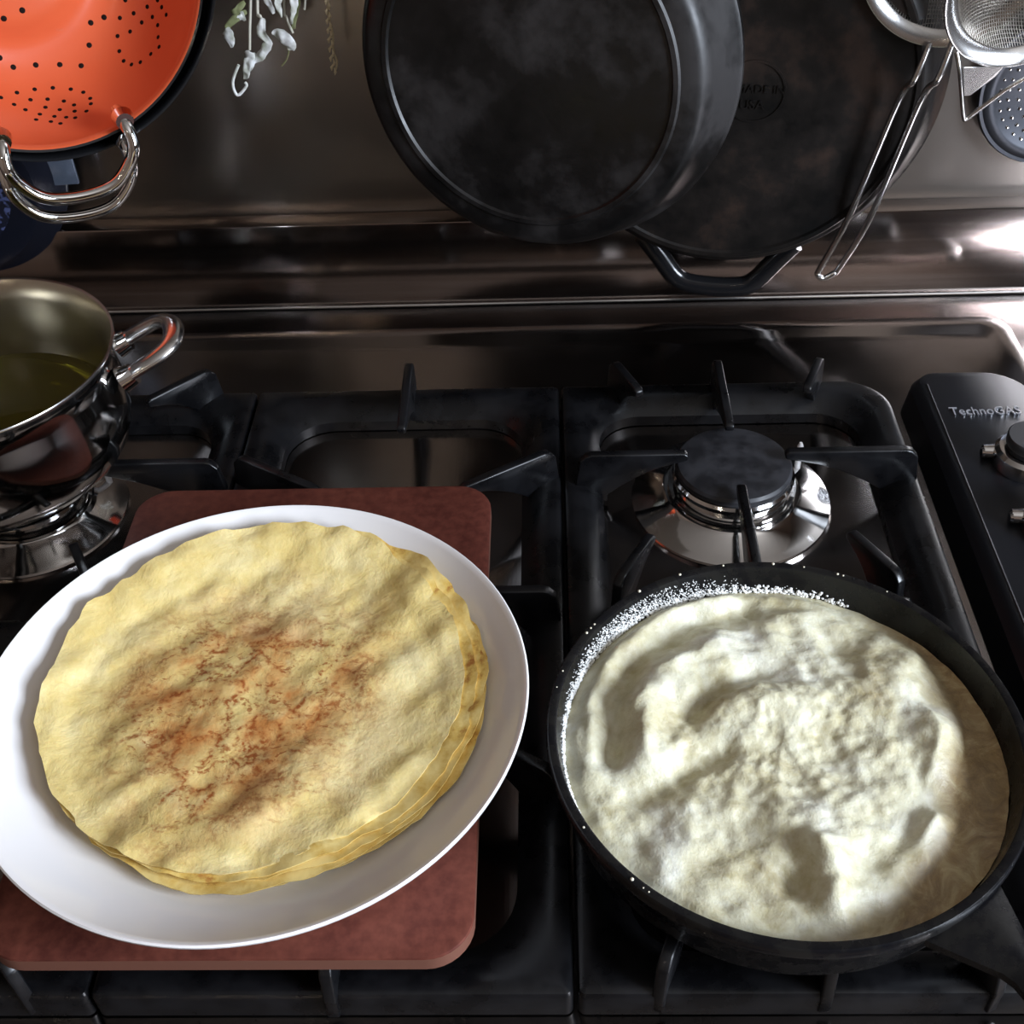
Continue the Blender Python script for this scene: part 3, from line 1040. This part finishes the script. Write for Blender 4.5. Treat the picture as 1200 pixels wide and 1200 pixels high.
hpath = smooth_path([hp(0.089, -0.021, 0.068), hp(0.099, -0.0215, 0.073), hp(0.113, -0.0205, 0.079), hp(0.1235, -0.015, 0.083), hp(0.1275, -0.004, 0.0845), hp(0.1265, 0.009, 0.084),
                     hp(0.119, 0.0185, 0.081), hp(0.105, 0.021, 0.075), hp(0.089, 0.0205, 0.068)], 6)
hd = MB().tube(hpath, 0.0068, 14, flat=(0.62, (0, 0, 1))).build('loop_handle', 'steel_handle', su, angle=60)
for s_ in (-0.021, 0.0205):
    c_ = hp(0.0890, s_, 0.0675)
    d_ = hp(0.0975, s_, 0.0710)
    MB().tube([c_, d_], [0.0088, 0.0072], 16).build('handle_mount', 'chrome', hd)
ol = MB().lathe([(0, 0.0075), (0.055, 0.0075), (0.0690, 0.0125), (0.0788, 0.0245), (0.0818, 0.034), (0.0828, 0.0400), (0, 0.0400)], 96).build('cooking_oil', 'oil', angle=50)
ol.location = (PS[0], PS[1], 0.0454)
tag(ol, 'pool of golden-green oil standing in the steel saucepan', 'oil')

# ------------------------------------------------------------------ things hung on the splashback
rail = thing('utensil_rail', 'steel rail fixed to the splashback above the hung pans', 'rail', (0, YW, 0.56))
MB().tube([(-0.62, -0.045, 0), (0.62, -0.045, 0)], 0.006, 14).build('bar', 'steel_satin', rail)
for x in (-0.55, 0.0, 0.55):
    MB().tube([(x, -0.0005, 0), (x, -0.045, 0)], 0.005, 12).build('bracket', 'steel_satin', rail)


def hook(x, z_low, label, y_low=YW - 0.045):
    pth = smooth_path([(x, YW - 0.053, 0.557), (x, YW - 0.047, 0.569), (x, YW - 0.038, 0.562), (x, YW - 0.040, 0.545), (x, y_low, z_low + 0.02),
                       (x, y_low - 0.004, z_low + 0.004), (x, y_low - 0.010, z_low), (x, y_low - 0.016, z_low + 0.008)], 6)
    o_ = MB().tube(pth, 0.0016, 8).build('rail_hook', 'steel_satin')
    tag(o_, label, 'hook', 'hooks on the utensil rail')


def hang(o, local, label):
    """hook whose lower bend sits at a point of the hung thing"""
    bpy.context.view_layer.update()
    p = o.matrix_world @ Vector(local)
    hook(p.x, p.z - 0.002, label, p.y + 0.010)


def face_rot(yaw, tilt):
    """local +z (into the pan, away from its underside) -> away from the viewer; local x stays level"""
    nrm = Vector((sin(yaw) * cos(tilt), -cos(yaw) * cos(tilt), sin(tilt)))      # underside normal, towards the viewer
    ex = Vector((cos(yaw), sin(yaw), 0))
    ez = -nrm
    ey = ez.cross(ex)
    return Matrix((ex, ey, ez)).transposed(), nrm


def place(o, mtx, loc):
    o.matrix_world = Matrix.Translation(loc) @ mtx.to_4x4()


# local y of these frames points down in the world when z points away from the viewer
# 1: skillet with its underside to the viewer, turned a little to the left
m1, n1_ = face_rot(R(-20), R(3))
s1 = thing('iron_skillet', 'black cast-iron skillet hung in front, scuffed grey underside facing out', 'skillet')
place(s1, m1, (-0.0140, 0.7960, 0.2340))
upa = R(90) if m1.col[1].z > 0 else R(-90)
MB().lathe(skillet_profile(0.1215, 0.1370, 0.0520, 0.0045, ring=0.1040), 128).build('pan_body', 'iron_hung', s1, angle=40)
handle_mesh(0.133, 0.042, 0.130, 0.034, 0.004, upa).build('handle', 'iron_hung', s1, angle=50)

# 2: bigger skillet behind it, helper handle at the bottom
m2, n2_ = face_rot(R(-10), R(2))
s2 = thing('iron_skillet', 'large rusty-black cast-iron skillet with bottom helper handle and embossed mark, hung behind', 'skillet')
place(s2, m2, (0.1290, 0.8300, 0.2060))
up2 = R(90) if m2.col[1].z > 0 else R(-90)
MB().lathe(skillet_profile(0.1330, 0.1520, 0.0500, 0.0045, ring=0.1270), 128).build('pan_body', 'iron_rust', s2, angle=40)
handle_mesh(0.147, 0.041, 0.125, 0.034, 0.003, up2).build('handle', 'iron_rust', s2, angle=50)
dnv = -1 if up2 > 0 else 1
# open loop of the helper handle
hpth = [(-0.060, dnv * 0.136, 0.043), (-0.048, dnv * 0.152, 0.044), (-0.031, dnv * 0.1745, 0.045), (-0.014, dnv * 0.1800, 0.045), (0.014, dnv * 0.1800, 0.045), (0.031, dnv * 0.1745, 0.045), (0.048, dnv * 0.152, 0.044), (0.060, dnv * 0.136, 0.043)]
MB().tube(smooth_path(hpth, 5), 0.0085, 12, flat=(0.8, (0, 0, 1))).build('helper_handle', 'black_enamel', s2, angle=60)
# embossed round mark with lettering on the underside
mk = MB().lathe([(0.0205, 0.0004), (0.0205, -0.0004), (0.0222, -0.0004), (0.0222, 0.0004)], 40, (0.017, 0, 0)).build('embossed_ring', 'iron_rust', s2)
FLIP = (pi, 0, 0)
lettering('embossed_mark', 'MADE IN', 0.0085, s2, 'iron_rust', (0.005, 0.001, 0.0002), FLIP, 0.0006)
lettering('embossed_mark', 'USA', 0.0095, s2, 'iron_rust', (0.008, 0.0125, 0.0002), FLIP, 0.0006)
hang(s1, (0, -dnv * 0.255, 0.046), 'steel hook holding the front cast-iron skillet')
hang(s2, (0, -dnv * 0.265, 0.044), 'steel hook holding the large rear cast-iron skillet')

# colander, inside facing out
n_c = Vector((sin(R(28)) * cos(R(10)), -cos(R(28)) * cos(R(10)), sin(R(10))))
ex = Vector((cos(R(28)), sin(R(28)), 0))
ez = n_c                                         # local +z: opening direction, towards the viewer
ey = ez.cross(ex)                                # local +y: up
mc = Matrix((ex, ey, ez)).transposed()
CC = Vector((-0.3255, 0.780, 0.3202))


def bowl_parts(t, mi, mo, rim, depth=0.085, rr_=0.119, rbase=0.058):
    """opening at z = 0, floor at z = -depth"""
    ins = [(0.0, -depth + 0.010), (rbase - 0.020, -depth + 0.010), (rbase - 0.010, -depth + 0.008), (rbase - 0.003, -depth + 0.0015), (rbase + 0.006, -depth + 0.001)]
    for k in range(1, 13):
        a = k / 12 * pi / 2
        ins.append((rbase + 0.006 + (rr_ - 0.0032 - rbase - 0.006) * sin(a) ** 0.9, -depth + 0.001 + (depth - 0.003) * (1 - cos(a)) ** 0.85))
    ins += [(rr_ - 0.002, -0.0008)]
    outs = [(rr_ - 0.0005, 0.0), (rr_, -0.0012), (rr_ - 0.001, -0.0024)] + [(r + 0.0012 if r > 0.01 else r, z - 0.0014) for r, z in reversed(ins[:-1])]
    b_ = MB().lathe(ins, 96)
    o1 = b_.build('inside_wall', mi, t, angle=50)
    MB().lathe([ins[-1]] + outs, 96).build('outside_wall', mo, t, angle=50)
    return ins


cl = thing('colander', 'orange enamelled colander with steel loop handle, hung opening outwards', 'colander')
place(cl, mc @ Matrix.Scale(0.9630, 3), CC)
ins = bowl_parts(cl, 'orange_enamel', 'black_enamel', 'orange_rim')


def surf(r):
    for (r0, h0), (r1, h1) in zip(ins, ins[1:]):
        if r0 <= r <= r1 and r1 > r0:
            t = (r - r0) / (r1 - r0)
            return h0 + (h1 - h0) * t, atan2(h1 - h0, r1 - r0)
    return 0, 0


hole_mesh = None


def add_hole(r, a, rad_=0.0021):
    global hole_mesh
    z, sl = surf(r)
    if hole_mesh is None:
        hole_mesh = MB().lathe([(0, 0.00025), (0.8, 0.00022), (1.0, 0.0), (1.0, -0.0004), (0, -0.0004)], 12).build('hole', 'hole_dark', cl)
        o_ = hole_mesh
    else:
        o_ = hole_mesh.copy()
        col.objects.link(o_)
    nrm = Vector((-sin(sl) * cos(a), -sin(sl) * sin(a), cos(sl)))
    q = nrm.to_track_quat('Z', 'Y').to_matrix().to_4x4()
    o_.matrix_local = Matrix.Translation(Vector((r * cos(a), r * sin(a), z)) + nrm * 0.0001) @ q @ Matrix.Diagonal((rad_, rad_, 1, 1))


# dots on the floor, square dotted field round it, and petal clusters up the wall
for k in range(10):
    add_hole(0.0364 if k % 2 else 0.042, R(-91 - 19 * (k % 2 == 0) + 72 * (k // 2)), 0.0021)
FIELD = [(0.0746, -92), (0.0751, -104), (0.0786, -80), (0.0850, -71), (0.0783, -61), (0.0698, -51)]
PETAL = [(0.0946, -111), (0.0909, -104), (0.0893, -96), (0.0903, -88), (0.0941, -81), (0.0983, -77), (0.1026, -76), (0.1050, -77), (0.1072, -80), (0.0978, -106), (0.0951, -99), (0.0959, -92),
         (0.0989, -86), (0.1024, -83), (0.1005, -102), (0.1000, -94), (0.1026, -89), (0.1053, -84), (0.1032, -97), (0.1053, -92), (0.1069, -88), (0.1082, -85), (0.1058, -99), (0.1074, -94), (0.1090, -91)]
SIDE = [(0.0834, -31), (0.0903, -35), (0.0839, -40), (0.0965, -30), (0.1037, -28), (0.1010, -26), (0.0877, -48), (0.0925, -43), (0.0962, -37), (0.1005, -33), (0.1066, -30), (0.1042, -35), (0.0933, -53),
        (0.0983, -55), (0.1024, -54), (0.1050, -51), (0.1069, -46), (0.1064, -39), (0.1085, -42)]
for g in range(6):
    for r_, a_ in FIELD:
        add_hole(r_, R(a_ + 60 * g), 0.0020)
    for r_, a_ in (SIDE if g == 1 else PETAL):
        add_hole(r_, R(a_ + (0 if g == 1 else 60 * g)), 0.0016)


def loop_handle(t, ang, r_out, zoff, rad_, half, mname='chrome', r_in=0.122):
    ca, sa = cos(ang), sin(ang)

    def q(r, s_, z):
        return (r * ca - s_ * sa, r * sa + s_ * ca, z)
    pth = smooth_path([q(r_in, -half, -0.012 + zoff), q(r_in + 0.004, -half * 1.0, 0.010 + zoff), q(r_in + 0.018, -half * 1.04, 0.016 + zoff), q(r_out - 0.018, -half * 0.93, 0.014 + zoff), q(r_out - 0.004, -half * 0.58, 0.012 + zoff), q(r_out, 0, 0.011 + zoff),
                       q(r_out - 0.004, half * 0.58, 0.012 + zoff), q(r_out - 0.018, half * 0.93, 0.014 + zoff), q(r_in + 0.018, half * 1.04, 0.016 + zoff), q(r_in + 0.004, half * 1.0, 0.010 + zoff), q(r_in, half, -0.012 + zoff)], 6)
    o_ = MB().tube(pth, rad_, 12).build('loop_handle', mname, t, angle=60)
    for s_ in (-half, half):
        p_ = q(r_in + 0.001, s_, 0.0055 + zoff)
        p2 = q(r_in + 0.003, s_, 0.0125 + zoff)
        MB().tube([p_, p2], [rad_ * 1.7, rad_ * 1.35], 14).build('rivet', mname, o_)


loop_handle(cl, R(-93), 0.1490, 0.0, 0.0046, 0.041, r_in=0.101)
loop_handle(cl, R(87), 0.1490, 0.0, 0.0046, 0.041, r_in=0.101)

ck = thing('colander', 'black enamelled colander nested behind the orange one, steel handle showing below', 'colander')
place(ck, mc @ Matrix.Scale(0.9630, 3), CC - n_c * 0.0116 + Vector((0.003, 0, 0.0)))
bowl_parts(ck, 'black_enamel', 'black_enamel', 'black_enamel', depth=0.085, rr_=0.1280, rbase=0.058)
loop_handle(ck, R(-95), 0.1660, -0.004, 0.0044, 0.041, r_in=0.116)
loop_handle(ck, R(85), 0.1660, -0.004, 0.0044, 0.041, r_in=0.116)
hang(ck, (0.166 * cos(R(85)), 0.166 * sin(R(85)), 0.007), 'steel hook holding the pair of colanders')

# speckled navy pan, mostly behind the colanders
ne = thing('enamel_pan', 'dark navy speckled enamel pan hung low behind the colanders', 'pan')
m4, _ = face_rot(R(6), R(0))
place(ne, m4, (-0.470, 0.8560, 0.130))
MB().lathe([(0, 0), (0.066, 0), (0.0700, 0.0015), (0.0860, 0.030), (0.0880, 0.0310), (0.0880, 0.0330), (0.0860, 0.0335), (0.0690, 0.0040), (0.066, 0.0030), (0, 0.0030)], 80).build('pan_body', 'navy_plain', ne, angle=40)
MB().lathe([(0, -0.0005), (0.048, -0.0005), (0.050, -0.0001), (0, -0.0001)], 60).build('speckled_base', 'navy_enamel', ne)
upn = 1 if m4.col[1].z > 0 else -1
MB().box(0.058, 0.099, min(upn * -0.010, upn * 0.022), max(upn * -0.010, upn * 0.022), 0.020, 0.024).build('side_plate', 'steel_window_glint', ne, bevel=0.001)  # flat bracket on the pan, window reflection put into its blue colour
MB().tube([(0.0, upn * 0.084, 0.030), (0, upn * 0.25, 0.034)], [0.006, 0.005], 12).build('handle', 'navy_plain', ne)
hang(ne, (0, upn * 0.248, 0.034), 'steel hook holding the navy enamel pan')

# ------------------------------------------------------------------ herbs
hb = thing('herb_bunch', 'bunch of dried grey-white sage leaves hanging from string beside the colander', 'herbs', (-0.203, 0.872, 0.264))
S = 0.0006


def hpx(u, v, y=0.0):
    """millimetre-like drawing grid of the bunch: 1 unit = 0.6 mm"""
    return ((u - 0.19 * v) * S, y, -v * S)


def stem(pts_, r, mname='herb_stem', par=hb, name='stem'):
    return MB().tube(smooth_path([hpx(*p) for p in pts_], 5), r, 7).build(name, mname, par)


def leaf(pts_, widths, mname='herb_leaf', yk=0.15):
    P_ = smooth_path([hpx(*p) for p in pts_], 5)
    n_ = len(P_)
    ws = []
    for k in range(n_):
        t = k / (n_ - 1) * (len(widths) - 1)
        i_ = min(int(t), len(widths) - 2)
        ws.append((widths[i_] + (widths[i_ + 1] - widths[i_]) * (t - i_)) * S * (1 + 0.18 * noise.noise(Vector((k * 0.9, widths[0], 1)))))
    b_ = MB().tube(P_, ws, 14, flat=(0.16, (0.25, 1, 0.1)))
    b_.v = [tuple(Vector(p) + 0.0011 * noise.noise_vector(Vector(p) * 210) + Vector((0, 0.0016 * noise.noise(Vector(p) * 330), 0))) for p in b_.v]
    return b_.build('leaf', mname, hb, angle=70)


stem([(-6, -170, 0), (-7, 0, 0), (-7, 30, -0.002), (-7, 58, -0.002)], 0.0010)
stem([(2, -170, 0.002), (1, 0, 0), (5, 18, -0.002), (10, 24, -0.003)], 0.0011)
stem([(34, -170, 0.006), (32, 0, 0.004), (36, 24, 0.002), (44, 42, 0.002)], 0.0009)
stem([(50, -160, 0.006), (48, -10, 0.004), (45, 20, 0.004), (42, 40, 0.004)], 0.0008, 'herb_green')
stem([(58, -150, 0.006), (57, 0, 0.004), (56, 14, 0.004)], 0.0008)
leaf([(9, 20, -0.004), (8, 36, -0.006), (16, 48, -0.006), (8, 63, -0.004), (-8, 78, -0.002)], [3, 6, 5.5, 6, 5, 2])
leaf([(-12, 60, -0.002), (-6, 66, -0.005), (-10, 80, -0.005), (-12, 93, -0.003)], [2, 8, 6, 4.5, 2])
leaf([(-4, 62, 0.0), (-2, 70, -0.003), (-8, 82, -0.003)], [2, 5, 3])
stem([(-20, 75, -0.003), (-27, 96, -0.004), (-21, 112, -0.004), (-10, 101, -0.004), (-12, 96, -0.004)], 0.0011, 'herb_leaf', name='curled_tip')
leaf([(-12, 14, 0.0), (-24, 20, -0.003), (-34, 30, -0.004)], [2, 5, 3], 'herb_green')
leaf([(-34, 30, -0.004), (-31, 38, -0.006), (-28, 53, -0.004)], [3, 8, 6, 1.5])
leaf([(-22, 16, 0.0), (-14, 18, -0.003), (-26, 20, -0.002)], [3, 5, 3])
leaf([(20, 40, 0.0), (32, 42, -0.003), (42, 52, -0.003), (41, 60, -0.002)], [2, 9, 9, 2])
leaf([(44, -10, 0.0), (45, 10, -0.003), (42, 28, -0.003)], [3, 5, 3, 1.5])
leaf([(-14, 2, 0.0), (-20, 8, -0.004), (-30, 12, -0.004)], [2, 4, 3, 1.5], 'herb_green')
leaf([(6, -12, 0.0), (16, 4, -0.004), (22, 16, -0.003)], [2, 5, 4, 1.5])
leaf([(30, -14, 0.0), (27, 4, -0.004), (31, 20, -0.003)], [2, 4, 3, 1.5])
leaf([(52, -20, 0.0), (50, 6, -0.002), (47, 34, -0.002)], [2, 3, 2, 1], 'herb_green')
stem([(41, 58, -0.002), (38, 72, 0.0), (32, 80, 0.0)], 0.0006, 'herb_green')
hook(-0.203, 0.366, 'steel hook holding the herb bunch', 0.875)
gs = thing('grass_sprig', 'single dry straw-coloured sprig hanging beside the front skillet', 'herbs', (-0.203, 0.876, 0.264))
stem([(84, -170, 0), (84, 0, 0), (86, 25, 0), (92, 46, 0), (94, 66, 0), (99, 80, 0), (97, 93, 0)], 0.0008, 'dry_grass', gs)
for k in range(16):
    v0 = 2 + k * 5.6
    u0 = 84 + 13 * (v0 / 90) ** 1.2
    sg = 1 if k % 2 else -1
    MB().tube([hpx(u0, v0, -0.001), hpx(u0 + sg * 2.2, v0 + 4, -0.003), hpx(u0 + sg * 1.6, v0 + 8, -0.003)], [0.0004, 0.0011, 0.0003], 6).build('seed_husk', 'dry_grass', gs)
hook(-0.155, 0.366, 'steel hook holding the dry sprig', 0.879)


# ------------------------------------------------------------------ sieves
def mesh_bowl(rad_, depth, nseg=26):
    """woven wire bowl: crossing wires on a dome, opening at z = 0, belly at -depth"""
    b_ = MB()
    for ax in (0, 1):
        for k in range(-nseg, nseg + 1):
            q = k / nseg * rad_ * 0.97
            h_ = math.sqrt(max(0, rad_ ** 2 - q ** 2))
            if h_ < 0.006:
                continue
            path = []
            for j in range(15):
                s_ = -h_ + 2 * h_ * j / 14
                z = -depth * (1 - (s_ * s_ + q * q) / rad_ ** 2) ** 0.75 if s_ * s_ + q * q < rad_ ** 2 else 0
                path.append((q, s_, z) if ax else (s_, q, z))
            b_.tube(path, 0.00026, 4)
    return b_


def sieve(label, centre, yaw, tilt, rad_, handle_end, depth, kick=0.0):
    t = thing('sieve', label, 'sieve', group=None)
    mm, nn = face_rot(yaw, tilt)
    mm = mm @ Matrix.Rotation(pi, 3, 'X')       # opening towards the viewer, local y up
    place(t, mm, centre)
    MB().lathe([(rad_ - 0.0008, 0.0), (rad_ - 0.0004, 0.0012), (rad_ + 0.0070, 0.0060), (rad_ + 0.0090, 0.0062), (rad_ + 0.0096, 0.0050), (rad_ + 0.0080, 0.0040), (rad_ - 0.0008, 0.0)], 72).build('rim_band', 'steel_satin', t, angle=40)
    o_ = mesh_bowl(rad_ - 0.001, depth).build('wire_mesh', 'mesh_wire', t, weld=False)
    o_['kind'] = 'stuff'
    return t, mm


s_a, mma = sieve('fine wire sieve with a long bent-wire handle hanging in front of the large skillet', (0.2570, 0.8020, 0.2990), R(-16), R(-6), 0.0460, None, 0.034)


def to_local(t, p):
    return t.matrix_world.inverted() @ Vector(p)


bpy.context.view_layer.update()
HA = [(0.251, 0.795, 0.2485), (0.2441, 0.79, 0.227), (0.2388, 0.799, 0.208), (0.2209, 0.806, 0.12), (0.2109, 0.827, 0.064), (0.21, 0.8285, 0.057), (0.215, 0.829, 0.053), (0.222, 0.829, 0.057), (0.2259, 0.8275, 0.064), (0.2369, 0.806, 0.12), (0.2538, 0.799, 0.208), (0.2596, 0.79, 0.227), (0.266, 0.795, 0.25)]
MB().tube([to_local(s_a, p) for p in smooth_path(HA, 6)], 0.0023, 10).build('wire_handle', 'steel_satin', s_a, angle=60)
s_b, mmb = sieve('coarser wire sieve with a folded rest wire, overlapping the long-handled sieve', (0.2885, 0.7500, 0.3020), R(8), R(-8), 0.0430, None, 0.030)
bpy.context.view_layer.update()
HB = [(0.2525, 0.744, 0.263), (0.256, 0.741, 0.252), (0.2655, 0.744, 0.222), (0.2675, 0.7445, 0.22), (0.2695, 0.7445, 0.221), (0.2885, 0.742, 0.24), (0.3085, 0.74, 0.255), (0.3115, 0.742, 0.263)]
MB().tube([to_local(s_b, p) for p in smooth_path(HB, 5)], 0.0014, 10).build('rest_wire', 'steel_satin', s_b, angle=60)
pl_ = [(0.257, 0.739, 0.255), (0.2815, 0.739, 0.255), (0.2785, 0.74, 0.249), (0.266, 0.742, 0.236), (0.2625, 0.742, 0.236)]
b = MB()
b.loops([[to_local(s_b, p) for p in pl_], [to_local(s_b, (p[0], p[1] + 0.0012, p[2])) for p in pl_]])
b.build('bracket_plate', 'steel_satin', s_b, smooth=False)
MB().tube([to_local(s_b, p) for p in ((0.2885, 0.749, 0.352), (0.295, 0.78, 0.40), (0.308, 0.85, 0.50))], 0.002, 10).build('handle', 'chrome', s_b)
MB().tube([to_local(s_a, p) for p in ((0.257, 0.802, 0.350), (0.266, 0.83, 0.42), (0.266, 0.858, 0.50))], 0.002, 10).build('hanging_wire', 'chrome', s_a)
hook(0.308, 0.497, 'steel hook holding the coarser sieve', 0.858)
hook(0.266, 0.497, 'steel hook holding the long-handled sieve', 0.866)

# perforated skimmer disc against the wall
sd = thing('skimmer', 'grey perforated skimmer disc hung flat against the splashback beside the sieves', 'skimmer')
m5, _ = face_rot(R(0), R(0))
place(sd, m5, (0.3900, 0.9020, 0.1700))
MB().lathe([(0, 0.0), (0.044, 0.0), (0.049, -0.003), (0.055, -0.0035), (0.0575, -0.002), (0.0600, -0.0025), (0.0612, 0.0), (0.0600, 0.0010), (0.055, -0.0015), (0.049, -0.001), (0.044, 0.0015), (0, 0.0015)], 72).build('disc', 'skimmer_steel', sd, angle=40)
b = None
for ring_, cnt in ((0.008, 6), (0.0155, 12), (0.023, 18), (0.0305, 24), (0.038, 30), (0.0445, 34)):
    for k in range(cnt):
        a = 2 * pi * k / cnt
        if b is None:
            b = MB().lathe([(0, -0.0008), (0.0010, -0.0007), (0.0016, 0.0), (0.0016, 0.0004), (0, 0.0004)], 8).build('dimple', 'chrome', sd)
            o_ = b
        else:
            o_ = b.copy()
            col.objects.link(o_)
        o_.location = (ring_ * cos(a), ring_ * sin(a), -0.0001 if ring_ < 0.044 else -0.0006)
up5 = 1 if m5.col[1].z > 0 else -1
MB().tube([(0, up5 * 0.058, 0), (0, up5 * 0.20, -0.006), (0, up5 * 0.335, -0.026)], 0.003, 10).build('handle', 'skimmer_steel', sd)
hook(0.39, 0.497, 'steel hook holding the perforated skimmer', 0.872)

# ------------------------------------------------------------------ ceiling spots behind the cook
for i, (x, y) in enumerate(((-0.93, -1.76), (-1.13, -1.73), (-0.78, -1.60), (-1.50, -1.98))):
    t = thing('ceiling_spot', 'small round warm spotlight set in the ceiling behind the cook', 'lamp', (x, y, 1.55), group='ceiling spotlights')
    MB().lathe([(0.028, -0.0005), (0.040, -0.0005), (0.040, -0.010), (0.033, -0.012), (0.028, -0.006), (0.028, -0.0005)], 32).build('housing', 'lamp_housing', t)
    MB().lathe([(0, -0.002), (0.0275, -0.002), (0.0275, -0.005), (0, -0.005)], 32).build('lens', 'lamp_lens', t)
